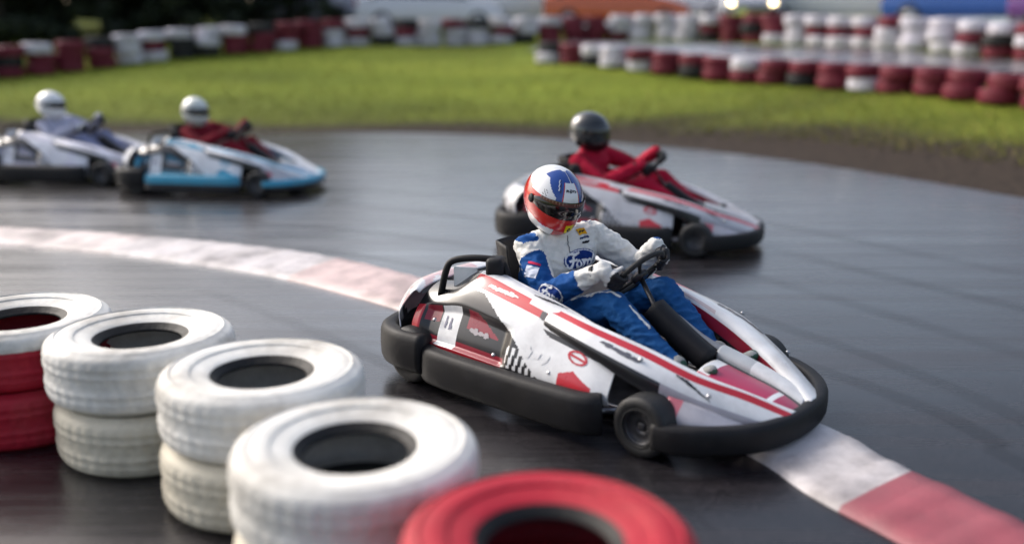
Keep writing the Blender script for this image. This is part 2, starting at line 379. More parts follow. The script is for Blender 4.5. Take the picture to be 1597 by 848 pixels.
# ------------------------------------------------------------ tyres by the camera
def tyre_mesh(name, m, Ro=.378, w=.245, Ri=.165, seg=96, groove=True, cf=None):
    # profile (r,z): tread, shoulder, bulging sidewall, bead, inner liner
    h = w/2
    P = [(Ro-.004, 0), (Ro, h*.35), (Ro-.003, h*.62), (Ro-.014, h*.84), (Ro-.036, h*.96), (Ro-.048, h*1.03), (Ro-.052, h*.99), (Ro-.085, h*1.04), (Ro-.120, h*.99), (Ro-.124, h*.95), (Ri+.05, h*.88), (Ri+.025, h*.80), (Ri+.004, h*.66), (Ri-.004, h*.60), (Ri, h*.52), (Ri+.03, h*.62), (Ro-.06, h*.74), (Ro-.03, h*.4), (Ro-.024, 0)]
    pr = P + [(r, -z) for r, z in P[::-1][1:-1]]
    prof = [tuple(q) for q in cr(pr, 3, True)]
    def warp(th, z):
        if not groove: return 1
        k = 1
        if abs(z) < h*.75: k -= .010*(1 if math.sin(th*44+math.copysign(1.2, z)) > .55 else 0)
        return k
    mb = MB(); g = []
    for k in range(seg*2 if groove else seg):
        th = 2*math.pi*k/(seg*2 if groove else seg); row = []
        for r, z in prof:
            rr = r
            if r > Ro-.02:
                rr = r*warp(th, z)
                for zz in (-h*.42, -h*.14, h*.14, h*.42):
                    if groove and abs(z-zz) < .006: rr -= .008
            row.append((rr*math.cos(th), rr*math.sin(th), z))
        g.append(row)
    mb.quadgrid(g, closeU=True, closeV=True, col=cf)
    return mb.build(name, m)
M_tyrepaint = mat('painted_tyre', attr=True, rough=.58, var=.14, scale=5, bump=.8, bscale=38, dirt=(.16, .13, .095), dirtamt=.85, spec=.3)
TW = (.80, .78, .73); TY = (.62, .57, .46); TR = (.40, .012, .03)
def tc_of(body, top=None, liner=(.008, .008, .009)):
    def f(i, j, c):
        r = math.hypot(c.x, c.y)
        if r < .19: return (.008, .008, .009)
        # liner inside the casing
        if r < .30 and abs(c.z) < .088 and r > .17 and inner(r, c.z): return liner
        if top and c.z > .06: return top
        return body
    return f
def inner(r, z):
    pts = [(.165, .06), (.195, .071), (.27, .085), (.30, .046), (.31, 0)]
    for (a, b), (c, d) in zip(pts, pts[1:]):
        if a <= r <= c: return abs(z) <= b+(d-b)*(r-a)/(c-a)+.006
    return False
near_tyres = [  # x, y, layers bottom to top: (body, top)
    (-.475, 2.72, [(TY, None), (TW, None)], ['yellowed white tyre under the nearest white tyre', 'nearest white painted tyre with a large dark hole, on top of its stack']),
    (-.92, 3.36, [(TY, None), (TW, None)], ['yellowish bottom tyre of the middle one of the three white stacks', 'white tyre on top of the middle one of the three white stacks']),
    (-1.53, 3.80, [(TY, None), (TW, None)], ['yellowish bottom tyre of the white stack right of the red tyres', 'white tyre on top of the farthest white stack, right of the red tyres']),
    (-2.15, 4.03, [(TR, None), (TR, TW)], ['red tyre at the bottom left of the tyre row', 'red tyre with its upper sidewall painted white, at the far left end']),
    (.09, 2.16, [(TR, None), (TR, None)], ['red tyre under the nearest red tyre at the lower edge', 'nearest red painted tyre cut by the lower edge of the photo'])]
for k, (x, y, lay, labs) in enumerate(near_tyres):
    for L_, (c, lab) in enumerate(zip(lay, labs)):
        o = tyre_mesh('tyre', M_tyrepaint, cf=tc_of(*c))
        o.location = (x+random.uniform(-.012, .012), y+random.uniform(-.012, .012), .128+L_*.252)
        o.rotation_euler = (R(random.uniform(-1, 1)), R(random.uniform(-1, 1)), random.uniform(0, 6))
        tag(o, lab, 'tyre', 'painted tyres stacked in the row by the camera')

# ------------------------------------------------------------ karts
def sgn(P, s): return [(u, v*s, z) for u, v, z in P]
def lerp(a, b, t): return a+(b-a)*t
def make_pod(parent, s, fn):
    K = [(-.76, [(.27, .45), (.34, .47), (.44, .42), (.52, .33), (.54, .25), (.53, .18)]),
         (-.60, [(.27, .49), (.35, .50), (.44, .45), (.515, .34), (.55, .25), (.54, .17)]),
         (-.46, [(.27, .56), (.35, .565), (.445, .48), (.52, .35), (.555, .25), (.545, .17)]),
         (-.2, [(.31, .535), (.38, .53), (.465, .45), (.53, .33), (.56, .24), (.55, .16)]),
         (.1, [(.345, .48), (.41, .47), (.475, .40), (.53, .30), (.56, .22), (.55, .16)]),
         (.30, [(.37, .43), (.42, .415), (.475, .355), (.53, .27), (.555, .21), (.545, .16)]),
         (.42, [(.385, .39), (.42, .38), (.465, .325), (.51, .25), (.53, .20), (.52, .165)])]
    K = [(u, [(v, z+(.05 if s > 0 and q in (2, 3) and u > -.3 else 0)) for q, (v, z) in enumerate(P_)]) for u, P_ in K]
    g = loft([[(u, v*s, z) for v, z in q] for u, q in K], 34, 24)
    # shallow moulded recess in the rear half of the outer face
    k = len(g[0])
    for row in g:
        for j, p in enumerate(row):
            t = j/(k-1); a = max(0, min(1, (-.12-p[0])/.06))*max(0, min(1, (p[0]+.72)/.05))*max(0, min(1, (t-.48)/.05))*max(0, min(1, (.86-t)/.05))
            p[1] -= s*.028*a; p[2] -= .012*a
    return MB().quadgrid(g, col=lambda i, j, c: fn(i, j, c)).build('side_pod', M_livery, parent, solid=.006)
def pod_race(A, B, D):
    def fn(i, s, c):
        u = c.x
        sb = .36 if u < -.36 else lerp(.36, .56, (u+.36)/.26) if u < -.10 else lerp(.56, 1.02, (u+.10)/.27)
        if s < sb:
            if -.46 < u < -.10 and .22 < s < .335: return B
            if u >= -.10 and .27 < s < .335: return B
            if .02 < u < .40 and .40 < s < .40+.10*math.sin((u-.02)/.38*math.pi) and s > .36: return BLK if s < .445 else A
            if u < -.46: return BLK
            if .17 < u < .34 and s > .60 + abs(u-.24)*1.1: return B
            return A
        if s < sb+.13 or u > -.16: 
            if -.14 < u < .08 and .62 < s < .84 and ((u*1.0+s*.10)*28 % 1) < .45: return A
            if s > .88: return D
            return BLK
        if s > .87 or u < -.71: return B
        if -.60 < u < -.47 and s < .86: return A
        if s < .62 and (-.70 < u < -.61 or -.42 < u < -.22): return D
        if s > .76: return D
        return BLK
    return fn
def pod_plain(A, B, C):
    def fn(i, s, c):
        u = c.x
        if s > .80: return C
        if -.02 < u < .40 and .10+abs(u-.18)*.35 < s < .36: return B
        if .40 < s < .45: return C
        return A
    return fn
def make_rail(parent, s, A, B, big=False):
    o = 0 if s > 0 else .045
    K = [(.02, [(.33, .42), (.345, .485), (.39, .49), (.455, .45), (.465, .42)]),
         (.25, [(.31+o, .37), (.33+o, .45), (.385+o*.6, .455), (.485, .41), (.495, .37)]),
         (.5, [(.265+o, .29), (.285+o, .38), (.35+o*.6, .395), (.475, .35), (.49, .28)]),
         (.72, [(.20+o, .21), (.22+o, .30), (.29+o*.6, .315), (.40, .265), (.42, .19)]),
         (.9, [(.12+o*.6, .16), (.14+o*.6, .23), (.20, .245), (.30, .20), (.32, .14)]),
         (1.05, [(.05, .11), (.06, .165), (.11, .175), (.20, .145), (.21, .10)])]
    g = loft([[(u, v*s, z) for v, z in q] for u, q in K], 30, 20)
    def fn(i, t, c):
        if t < .17: return BLK if t < .03 else B
        if s < 0 and .50 < t < .60: return RED if B[0] > B[2] else B
        if s < 0 and .78 < t: return (.45, .42, .46) if c.x > .62 else BLK
        if s > 0 and .22 < t < .30 and c.x < .45: return tuple(lerp(a, b, .4) for a, b in zip(A, B))
        return A
    return MB().quadgrid(g, col=fn).build('fairing_rail', M_livery, parent, solid=.005)
def make_wheel(parent, pos, Ro, w, s):
    seg = 40; prof = [(.04, -w*.30), (.072, -w*.34), (.078, -w*.45), (.070, -w*.46), (.064, -w*.3), (.06, w*.3), (.07, w*.46), (.078, w*.45), (.072, w*.2), (.045, w*.1), (.02, w*.1), (.02, -w*.30)]
    rim = MB().lathe(prof, 32)  .build('wheel', M_dmetal, parent, M=Matrix.Rotation(R(90)*s, 4, 'X')); rim.location = pos
    t = [(.077, -w*.44), (.085, -w*.5), (Ro-.025, -w*.53), (Ro-.006, -w*.46), (Ro, -w*.3), (Ro, w*.3), (Ro-.006, w*.46), (Ro-.025, w*.53), (.085, w*.5), (.077, w*.44)]
    MB().lathe([tuple(q) for q in cr(t, 3, True)], seg).build('tyre', M_rubber, rim, M=Matrix.Rotation(R(90), 4, 'X'))
    MB().box((0, 0, 0), (.035, w*.3+.05, .035)).build('hub', M_dmetal, rim, bevel=.006)
def make_kart(label, loc, ang, lv, group='racing karts on the track'):
    k = empty('racing_kart', (*loc, .004), R(ang)); tag(k, label, 'go-kart', group)
    A, B, D = lv['A'], lv['B'], lv['D']
    pr_ = make_pod(k, -1, pod_race(A, B, D)); make_pod(k, 1, pod_plain(A, lv['P'], lv['C']))
    rr_ = make_rail(k, -1, A, B); rl_ = make_rail(k, 1, A, D)
    pb, rbv, lbv = bvh_of(pr_), bvh_of(rr_), bvh_of(rl_)
    def mark(bv_, par, o, sl, w, h_, fn, zz=(0, -.75, .66)):
        z_ = Vector(zz).normalized(); x_ = Vector((1, 0, sl)).normalized(); decal('livery_mark', bv_, M_livery, par, o, x_, z_.cross(x_), w, h_, fn, .0035, .0025, .15)
    mark(pb, pr_, (-.27, -.40, .51), -.16, .20, .032, scribble(21, 7, A, .13))
    mark(pb, pr_, (.10, -.44, .43), -.26, .26, .05, scribble(22, 6, (.05, .05, .06), .13))
    mark(pb, pr_, (.24, -.50, .33), -.26, .13, .07, lambda x, y: B if .6 < math.hypot(x, y) < .8 or (abs(y) < .14 and abs(x) < .6) else None)
    mark(pb, pr_, (-.33, -.52, .33), -.1, .15, .05, scribble(23, 4, (.45, .40, .42), .15), (0, -.9, .4))
    mark(pb, pr_, (-.535, -.53, .335), 0, .075, .10, scribble(24, 2, (.12, .12, .2), .14), (0, -.9, .4))
    mark(pb, pr_, (.05, -.52, .30), -.1, .17, .08, scribble(31, 3, A, .12), (0, -.9, .4))
    mark(pb, pr_, (.20, -.43, .40), -.26, .24, .03, lambda x, y: BLK if abs(y) < .8*(1-abs(x)) else None)
    mark(rbv, rr_, (.42, -.43, .37), -.22, .22, .035, scribble(25, 6, (.10, .10, .12), .13))
    mark(rbv, rr_, (.70, -.37, .30), -.34, .24, .05, lambda x, y: BLK if -.25-.3*x < y < .3-.75*abs(x) else None)
    mark(pb, pr_, (-.02, -.36, .50), -.2, .22, .035, lambda x, y: (.03, .03, .035) if abs(y-.5*x) < .35*(1-abs(x)) else None)
    mark(lbv, rl_, (.55, .38, .38), -.26, .30, .05, scribble(26, 6, (.14, .14, .17), .12), (0, -.1, 1))
    fb = cr([(.66, -.545, .115), (.76, -.525, .115), (.88, -.44, .115), (.99, -.30, .115), (1.045, -.12, .115), (1.045, .12, .115), (.99, .30, .115), (.88, .44, .115), (.76, .525, .115), (.66, .545, .115)], 5)
    bc = lv['C']
    M_b = M_black if bc == BLK else M_livery
    MB().tube(fb, .04, 14, sq=(.036, .06), col=None if bc == BLK else (lambda i, j, c: bc if c.z > .12 else BLK)).build('front_bumper', M_b, k)
    for s in (-1, 1):
        sb = cr(sgn([(.40, .54, .13), (.33, .585, .13), (.1, .60, .13), (-.3, .60, .13), (-.54, .59, .13), (-.62, .56, .13)], s), 5)
        MB().tube(sb, .04, 14, sq=(.048, .092), col=None if bc == BLK else (lambda i, j, c: bc if c.z > .14 else BLK)).build('side_bumper', M_b, k)
    rb = cr([(-.62, -.58, .17), (-.80, -.585, .17), (-.94, -.52, .17), (-1.01, -.36, .17), (-1.035, -.12, .17), (-1.035, .12, .17), (-1.01, .36, .17), (-.94, .52, .17), (-.80, .585, .17), (-.62, .58, .17)], 5)
    MB().tube(rb, .04, 14, sq=(.05, .10)).build('rear_bumper', M_black, k)
    # rear cover over the bumper
    sec = []
    for v in (-.56, -.46, -.3, 0, .3, .46, .56):
        du = .22*(abs(v)/.56)**3
        sec.append([(-1.04+du, v, .26), (-1.05+du, v*.99, .34), (-1.00+du, v*.96, .425), (-.92+du*.8, v*.93, .465), (-.84+du*.5, v*.90, .45)])
    def rc(i, t, c):
        if noise.noise(Vector((c.y*9, t*3, 1))) > .1: return lv['P2']
        return BLK if (t < .2 and noise.noise(Vector((c.y*14, 3, 1))) > 0) else A
    MB().quadgrid(loft(sec, 6, 5), col=rc).build('rear_cover', M_livery, k, solid=.006)
    # nose: recessed centre panel, grey fin panel, side wings
    n0 = loft([[(u, v, z+dz) for v, dz in ((-.20, -.02), (-.13, .02), (-.04, .03), (.06, .02))] for u, z in ((.62, .25), (.76, .215), (.9, .18), (1.01, .135), (1.055, .10))], 16, 10)
    MB().quadgrid(n0, col=lambda i, j, c: (A if j < .22 else lv['N'] if .30 < j and i > .10 and not (.55 < i < .6) else PINK if j < .3 and lv['N'][0] > .2 else A) if j < .9 else BLK).build('nose_panel', M_livery, k, solid=.005)
    n1 = loft([[(u, v, z+dz) for v, dz in ((.055, -.03), (.06, .02), (.12, .035), (.16, .01))] for u, z in ((.60, .28), (.76, .24), (.9, .195), (1.02, .145))], 16, 10)
    MB().quadgrid(n1, col=lambda i, j, c: (.50, .52, .53) if i < .35 else A).build('nose_fin', M_livery, k, solid=.005)
    for s in (-1, 1):
        wv = loft([[(u, v*s, z) for v, z in q] for u, q in ((.66, [(.44, .25), (.48, .20), (.485, .15)]), (.78, [(.39, .22), (.45, .175), (.465, .13)]), (.9, [(.31, .17), (.37, .145), (.385, .115)]), (.98, [(.24, .145), (.28, .125), (.29, .11)]))], 6, 5)
        MB().quadgrid(wv, col=lambda i, j, c: (.52, .50, .54) if c.x > .72 else PINK).build('nose_wing', M_livery, k, solid=.004)
    # fasteners along the pods and the nose
    for s in (-1, 1):
        for u, v, z in ((-.62, .515, .335), (-.2, .555, .26), (.12, .548, .25), (.36, .51, .265), (.36, .40, .412), (.80, .36, .262), (.52, .44, .375)):
            MB().lathe([(0, .006), (.007, .006), (.010, .002), (.010, -.004)], 10, closed=False).build('bolt', M_metal, k, M=Matrix.Translation((u, v*s, z)) @ Vector((.1, s*.7, .7)).to_track_quat('Z', 'Y').to_matrix().to_4x4())
    # chassis
    MB().box((.28, 0, .062), (1.15, .60, .008)).build('floor_tray', M_dmetal, k, bevel=.002)
    fr = MB()
    for s in (-1, 1):
        fr.tube(cr(sgn([(-.95, .30, .1), (-.5, .34, .085), (0, .34, .08), (.5, .33, .08), (.9, .2, .09), (1.0, 0, .1)], s), 5), .016, 8)
        fr.tube(cr(sgn([(-.5, .34, .09), (-.45, .50, .12), (.3, .50, .12), (.38, .34, .09)], s), 5), .012, 8)
        fr.tube([(.60, .30*s, .1), (.60, .44*s, .13)], .016, 8)
    fr.tube([(-.9, -.3, .1), (-.9, .3, .1)], .016, 8).tube([(.0, -.34, .085), (.0, .34, .085)], .014, 8).build('chassis_frame', M_metal, k)
    MB().tube([(-.74, -.52, .145), (-.74, .52, .145)], .02, 12).build('rear_axle', M_metal, k)
    for s in (-1, 1):
        make_wheel(k, (-.74, .49*s, .142), .142, .20, s); make_wheel(k, (.60, .50*s, .13), .13, .13, s)
    # seat shell
    path = [(-.60, .66, .15), (-.56, .52, .17), (-.51, .34, .19), (-.44, .19, .20), (-.30, .11, .20), (-.12, .095, .19), (-.0, .12, .17)]
    wing = [.03, .08, .14, .17, .15, .11, .06]
    sec = []
    for (u, z, hw), wg in zip(path, wing):
        fx = .09 if z > .3 else .02
        sec.append([(u+fx*1.6, -hw-.02, z+(wg if z < .3 else 0)), (u+fx*.8, -hw, z+wg*.4), (u, -hw*.6, z), (u-.01, 0, z), (u, hw*.6, z), (u+fx*.8, hw, z+wg*.4), (u+fx*1.6, hw+.02, z+(wg if z < .3 else 0))])
    MB().quadgrid(loft(sec, 6, 5)).build('seat', M_black, k, solid=.008)
    # steering
    n = Vector((-.75, 0, .66)).normalized(); e1 = Vector((0, 1, 0)); e2 = Vector((.66, 0, .75)).normalized(); C0 = Vector((.16, .06, .585))
    sw = MB().tube([C0+e1*.148*math.cos(a)+e2*.148*math.sin(a) for a in [2*math.pi*q/40 for q in range(40)]], .0135, 10, closed=True)
    for a in (R(10), R(130), R(250)): sw.tube([C0-n*.02, C0+(e1*math.cos(a)+e2*math.sin(a))*.14], .009, 6)
    swo = sw.build('steering_wheel', M_rubber, k)
    MB().lathe([(0, .012), (.04, .012), (.045, 0), (.04, -.02), (0, -.02)], 20, closed=False).build('hub', M_dmetal, swo, M=Matrix.Translation(C0-n*.015) @ n.to_track_quat('Z', 'Y').to_matrix().to_4x4())
    MB().tube([C0-n*.03, (.36, .03, .34), (.55, 0, .12)], .012, 8).build('steering_column', M_dmetal, k)
    MB().tube(cr([(.27, .04, .44), (.36, .04, .38), (.47, .04, .31), (.58, .04, .25)], 4), .05, 12, sq=(.055, .055)).build('column_shroud', M_black, k)
    MB().tube(cr([(.26, .10, .45), (.38, .10, .39), (.50, .10, .33), (.62, .10, .29), (.70, .10, .26)], 5), .02, 8, sq=(.022, .012)).build('shroud_trim', mat('trim_grey', (.24, .25, .27), .4), k)
    MB().box((.30, .04, .16), (.26, .18, .17)).build('fuel_tank', M_black, k, bevel=.03)
    for s in (-1, 1): MB().box((.64, .15*s, .19), (.015, .075, .13), Matrix.Rotation(R(-25), 3, 'Y')).tube([(.62, .15*s, .08), (.64, .15*s, .18)], .008, 6).build('pedal', M_metal, k, bevel=.004)
    # engine on the right, with its black guard hoop and airbox
    en = MB().box((-.60, -.33, .22), (.20, .20, .18))
    for q in range(7): en.box((-.60, -.33, .325+q*.018), (.17-.008*q, .17-.008*q, .008))
    eo = en.build('engine', M_dmetal, k, bevel=.006)
    MB().tube(cr([(-.55, -.28, .25), (-.72, -.25, .25), (-.86, -.22, .22), (-.98, -.18, .22)], 5), [.02]*6+[.04]*10, 12).build('exhaust', M_metal, eo)
    MB().tube(cr([(-.66, -.43, .43), (-.63, -.42, .56), (-.60, -.40, .61), (-.50, -.35, .63), (-.40, -.29, .62), (-.37, -.275, .58), (-.34, -.27, .48)], 5), .017, 10).build('engine_guard', M_black, k)
    MB().box((-.41, -.30, .585), (.085, .11, .11), Matrix.Rotation(R(28), 3, 'Z')).build('airbox', M_black, k, bevel=.02)
    MB().box((-.55, -.365, .53), (.12, .012, .10), Matrix.Rotation(R(30), 3, 'Z'), col=A).build('number_plate', M_livery, k, bevel=.003)
    return k

# ------------------------------------------------------------ drivers
def limb(mb, pts, rad, seg=14):
    pts = [Vector(p) for p in pts]; P = []; Rr = []
    a = (pts[0]-pts[1]).normalized(); b = (pts[-1]-pts[-2]).normalized()
    for q in (85, 60, 30): P.append(pts[0]+a*rad[0]*math.sin(R(q))); Rr.append(rad[0]*math.cos(R(q)))
    P += pts; Rr += rad
    for q in (30, 60, 85): P.append(pts[-1]+b*rad[-1]*math.sin(R(q))); Rr.append(rad[-1]*math.cos(R(q)))
    mb.tube(P, Rr, seg)
def remesh(mb, voxel, smooth=6, fac=.5):
    o = mb.build('tmp', None)
    r = o.modifiers.new('r', 'REMESH'); r.mode = 'VOXEL'; r.voxel_size = voxel
    s = o.modifiers.new('s', 'SMOOTH'); s.iterations = smooth; s.factor = fac
    dg = bpy.context.evaluated_depsgraph_get(); me = bpy.data.meshes.new_from_object(o.evaluated_get(dg))
    old = o.data; bpy.data.objects.remove(o); bpy.data.meshes.remove(old)
    return me
def paint(me, fn, amp=0, seed=0):
    n = len(me.vertices); co = np.empty(n*3); me.vertices.foreach_get('co', co); co = co.reshape(-1, 3)
    if amp:
        nr = np.empty(n*3); me.vertices.foreach_get('normal', nr); nr = nr.reshape(-1, 3)
        for i in range(n):
            p = Vector(co[i]); q = Vector((p.x*14+p.z*10+seed, p.y*16, p.z*22-p.x*8))
            a = 1-abs(noise.noise(q))*2.6; b_ = 1-abs(noise.noise(q*1.9+Vector((5, 1, 2))))*2.6; co[i] += nr[i]*amp*(a*.9+b_*.45+noise.noise(p*7)*1.2)
        me.vertices.foreach_set('co', co.reshape(-1))
    a = me.color_attributes.new('Col', 'FLOAT_COLOR', 'CORNER'); arr = []
    for p in me.polygons:
        c = fn(p.center); arr += [c[0], c[1], c[2], 1.0]*p.loop_total
    a.data.foreach_set('color', arr); me.update()
def segt(p, a, b):
    d = b-a; t = max(0, min(1, (p-a).dot(d)/d.dot(d))); return t, (p-a-d*t).length
def make_helmet(parent, c, yaw, pitch, roll, colfn, main=False, scale=1.0):
    M = Matrix.Translation(Vector(c)) @ Matrix.Rotation(yaw, 4, 'Z') @ Matrix.Rotation(pitch, 4, 'Y') @ Matrix.Rotation(roll, 4, 'X') @ Matrix.Scale(scale, 4)
    def surf(az, el, off=0):
        ca, sa, ce, se = math.cos(az), math.sin(az), math.cos(el), math.sin(el)
        a, b, cz = .162, .134, .146
        k = 1/math.sqrt((ca*ce/a)**2+(sa*ce/b)**2+(se/cz)**2)
        p = Vector((ca*ce, sa*ce, se))*(k+off)
        f = max(0, ca)**1.5
        if el < 0: p.x += f*.034*min(1, -el/.5); p.x *= 1
        if el < -.3 and ca < 0: p.x *= 1-.25*min(1, (-el-.3))*abs(ca)
        p.z *= 1.0 if el > 0 else 1+.16*min(1, -el/.7)*(1 if ca > 0 else .3)
        return p
    nA, nE = 150, 110; g = []
    for i in range(nA):
        az = 2*math.pi*i/nA; row = []
        for j in range(nE):
            el = R(-58)+(R(90)-R(-58))*j/(nE-1); row.append(surf(az, min(el, R(89.9)), 0))
        g.append(row)
    def cf(i, j, _c):
        az = math.degrees(2*math.pi*(i*(nA-1))/nA); az = az-360 if az > 180 else az
        return colfn(az, -58+148*j)
    mb = MB().quadgrid(g, closeU=True, col=cf)
    h = mb.build('helmet', M_helmet, parent, M=M); 
    # rolled rim at the neck opening
    rim = MB().tube([surf(2*math.pi*i/48, R(-58), -.006) for i in range(48)], .008, 8, closed=True).build('helmet_rim', M_black, h, M=M)
    g = []
    for i in range(61):
        az = R(-78+156*i/60); w = 1-abs(i/30-1)**4*.75; g.append([surf(az, R(7+(t/14-.5)*29*w-2.5*(1-math.cos(az))), .0045+.003*math.sin(math.pi*t/14)) for t in range(15)])
    MB().quadgrid(g).build('visor', M_visor, h, M=M)
    g = []
    for i in range(61):
        az = R(-60+120*i/60); g.append([surf(az, R(14.5+t*1.9), .0092) for t in range(4)])
    if main: MB().quadgrid(g, col=lambda i, j, c: (.10, .025, .018) if ((i*61) % 3 > .9 or j < .3) else (.22, .12, .09)).build('sun_strip', M_helmet, h, M=M)
    for s in (-1, 1):
        MB().lathe([(0, .006), (.018, .006), (.022, 0), (.0, -.002)], 16, closed=False).build('visor_pivot', M_black, h, M=M @ Matrix.Translation(surf(R(80*s), R(2), .004)) @ Vector((0, s, 0)).to_track_quat('Z', 'Y').to_matrix().to_4x4())
    return h
def make_driver(label, kart, suit, helmfn, glove=((.6, .6, .6), BLK), main=False, vox=.009, headz=0, hyaw=-22, dx=0, dy=0):
    """one continuous body in the kart's coordinates, seated with both hands on the wheel"""
    root_loc = kart.location; D = Vector((dx, dy, 0))
    n = Vector((-.75, 0, .66)).normalized(); e1 = Vector((0, 1, 0)); e2 = Vector((.66, 0, .75)).normalized(); C0 = Vector((.16, .06, .585))
    def rimp(a): return C0+(e1*math.cos(a)+e2*math.sin(a))*.148
    aR, aL = R(184), R(22)
    hands = []
    for a, s in ((aR, -1), (aL, 1)):
        P = rimp(a); Rr = (P-C0).normalized(); T = n.cross(Rr).normalized()*(1 if s > 0 else -1)
        if T.z < 0: T = -T
        hands.append((P, Rr, T, P+Rr*.045+n*.075))
    sh = [Vector((-.345, -.125, .665))+D+Vector((0, 0, headz*.8)), Vector((-.225, .225, .685))+D+Vector((0, 0, headz*.8))]
    el = [Vector((-.17, -.215, .475)), Vector((-.01, .36, .53))]
    hip = [Vector((-.32, -.09, .23)), Vector((-.32, .10, .23))]; kn = [Vector((.13, -.10, .465)), Vector((.20, .23, .475))]; an = [Vector((.50, -.10, .22)), Vector((.54, .20, .22))]
    hc = Vector((-.29, -.015, .91+headz))+D
    B = MB()
    up = Vector((0, 0, 1)); f0 = Vector((1, 0, 0)); f1 = Vector((.94, -.34, .0)).normalized()
    sc = [((-.40, .005, .13), .15, .10, 0), ((-.37, .005, .19), .18, .13, 0), ((-.365, .01, .28), .18, .14, .2), ((-.35, .02, .38), .17, .13, .5), ((-.325, .03, .48), .175, .13, .8), ((-.30, .04, .57), .19, .132, 1), ((-.288, .045, .645), .188, .118, 1), ((-.283, .04, .70), .14, .09, 1), ((-.285, .015, .745), .078, .075, 1), ((-.29, .0, .80), .065, .066, 1)]
    rings = []
    for q, (c, a, b, w) in enumerate(sc):
        c = Vector(c)+(D*w)+Vector((0, 0, headz*max(0, w)*(c[2]-.2)/.6)); fw = f0.lerp(f1, w).normalized(); lf = Vector((-fw.y, fw.x, .06*w)).normalized(); ring = []
        for t in range(28):
            th = 2*math.pi*t/28; cx, sx = math.cos(th), math.sin(th)
            ring.append(c+lf*a*math.copysign(abs(cx)**.85, cx)+fw*b*math.copysign(abs(sx)**.85, sx))
        rings.append(ring)
    B.quadgrid(rings, closeV=True, caps=True)
    for i in (0, 1):
        limb(B, [sh[i]+(sh[1-i]-sh[i])*.22, sh[i], sh[i].lerp(el[i], .5)+Vector((0, 0, .004)), el[i]], [.080, .077, .067, .058])
        limb(B, [el[i], el[i].lerp(hands[i][3], .35), hands[i][3]], [.058, .058, .040])
        limb(B, [hip[i], hip[i].lerp(kn[i], .5), kn[i]], [.098, .09, .066])
        limb(B, [kn[i], kn[i].lerp(an[i], .35)+Vector((0, 0, -.012)), an[i]], [.066, .064, .046])
    bm = bmesh.new(); bmesh.ops.create_icosphere(bm, subdivisions=3, radius=.1, matrix=Matrix.Translation(hc) @ Matrix.Diagonal((1, .85, 1.15, 1)))
    b0 = len(B.v); B.v += [tuple(v.co) for v in bm.verts]; B.f += [tuple(b0+v.index for v in f.verts) for f in bm.faces]; bm.free()
    me = remesh(B, vox, 5)
    segs = [('armR', sh[0], el[0]), ('foreR', el[0], hands[0][3]), ('armL', sh[1], el[1]), ('foreL', el[1], hands[1][3]), ('thighR', hip[0], kn[0]), ('shinR', kn[0], an[0]), ('thighL', hip[1], kn[1]), ('shinL', kn[1], an[1]), ('torso', Vector((-.36, .005, .2))+D*0, Vector((-.29, .045, .66))+D)]
    rad = dict(armR=.065, foreR=.05, armL=.065, foreL=.05, thighR=.09, shinR=.06, thighL=.09, shinL=.06, torso=.15)
    def fn(p):
        best = min(((segt(p, a, b)[1]/rad[nm], nm, segt(p, a, b)[0], a, b) for nm, a, b in segs), key=lambda q: q[0])
        _, nm, t, a, b = best; off = (p-a-(b-a)*t).normalized()
        return suit(nm, t, off, p)
    paint(me, fn, amp=.0075 if main else .005)
    body = link('person', me, M_cloth); body.location = kart.location; body.rotation_euler = kart.rotation_euler
    tag(body, label, 'person', 'kart drivers')
    # gloves: palm, four unequal fingers round the rim, thumb along it
    for i, (P, Rr, T, Wr) in enumerate(hands):
        G = MB(); toel = (el[i]-Wr).normalized()
        palm = P+Rr*.034+n*.018
        limb(G, [Wr+toel*.045, Wr, Wr.lerp(palm, .5), palm], [.037, .032, .036, .030])
        for f_, (o_, r_, ln) in enumerate(((.036, .0105, .92), (.012, .011, 1), (-.012, .0105, .96), (-.035, .0092, .8))):
            Q = P+T*o_; ch = [palm+T*o_*.9+Rr*.004]
            for ang in (5, 62, 118, 168): 
                aa = R(ang*ln); ch.append(Q+(Rr*math.cos(aa)-n*math.sin(aa))*(.027+.004*(ang < 10)))
            limb(G, ch, [.013, r_*1.15, r_*1.08, r_, r_*.9], 10)
        limb(G, [palm.lerp(Wr, .45)-Rr*.012+T*.012, P+n*.034+T*.035, P+n*.028-Rr*.004+T*.062], [.016, .0125, .010], 10)
        limb(G, [palm+T*.03, palm-T*.03], [.024, .021], 10)
        gm = remesh(G, .0045, 2)
        paint(gm, lambda p, Wr=Wr, P=P, n=n, i=i: glove[0] if i == 0 and ((p-P).dot(n) > .02 and (p-Wr).length > .028) or noise.noise(p*28) > .36 else glove[1])
        link('glove', gm, M_glove, body)
        MB().tube([Wr+toel*.05, Wr+toel*.03], .040, 14).build('cuff_strap', M_black, body)
    for i in (0, 1):
        a = an[i]; G = MB(); v = a.y
        limb(G, [a+Vector((-.01, 0, .03)), a+Vector((.015, 0, -.04)), a+Vector((.03, 0, -.075))], [.047, .045, .034])
        limb(G, [a+Vector((.03, 0, -.075)), a+Vector((.10, 0, -.01)), a+Vector((.165, 0, .045))], [.034, .038, .028])
        gm = remesh(G, .006, 3)
        paint(gm, lambda p, a=a: ((.30, .31, .30) if main else BLK) if (p-a).dot(Vector((.55, 0, -.83))) < .052 and abs(noise.noise(p*9)) < .42 else (.02, .08, .05) if main else BLK)
        link('shoe', gm, M_glove, body)
    h = make_helmet(body, hc, R(hyaw), R(24 if main else 8), R(-7 if main else 0), helmfn, main, 1.03)
    return body, h, segs, hands

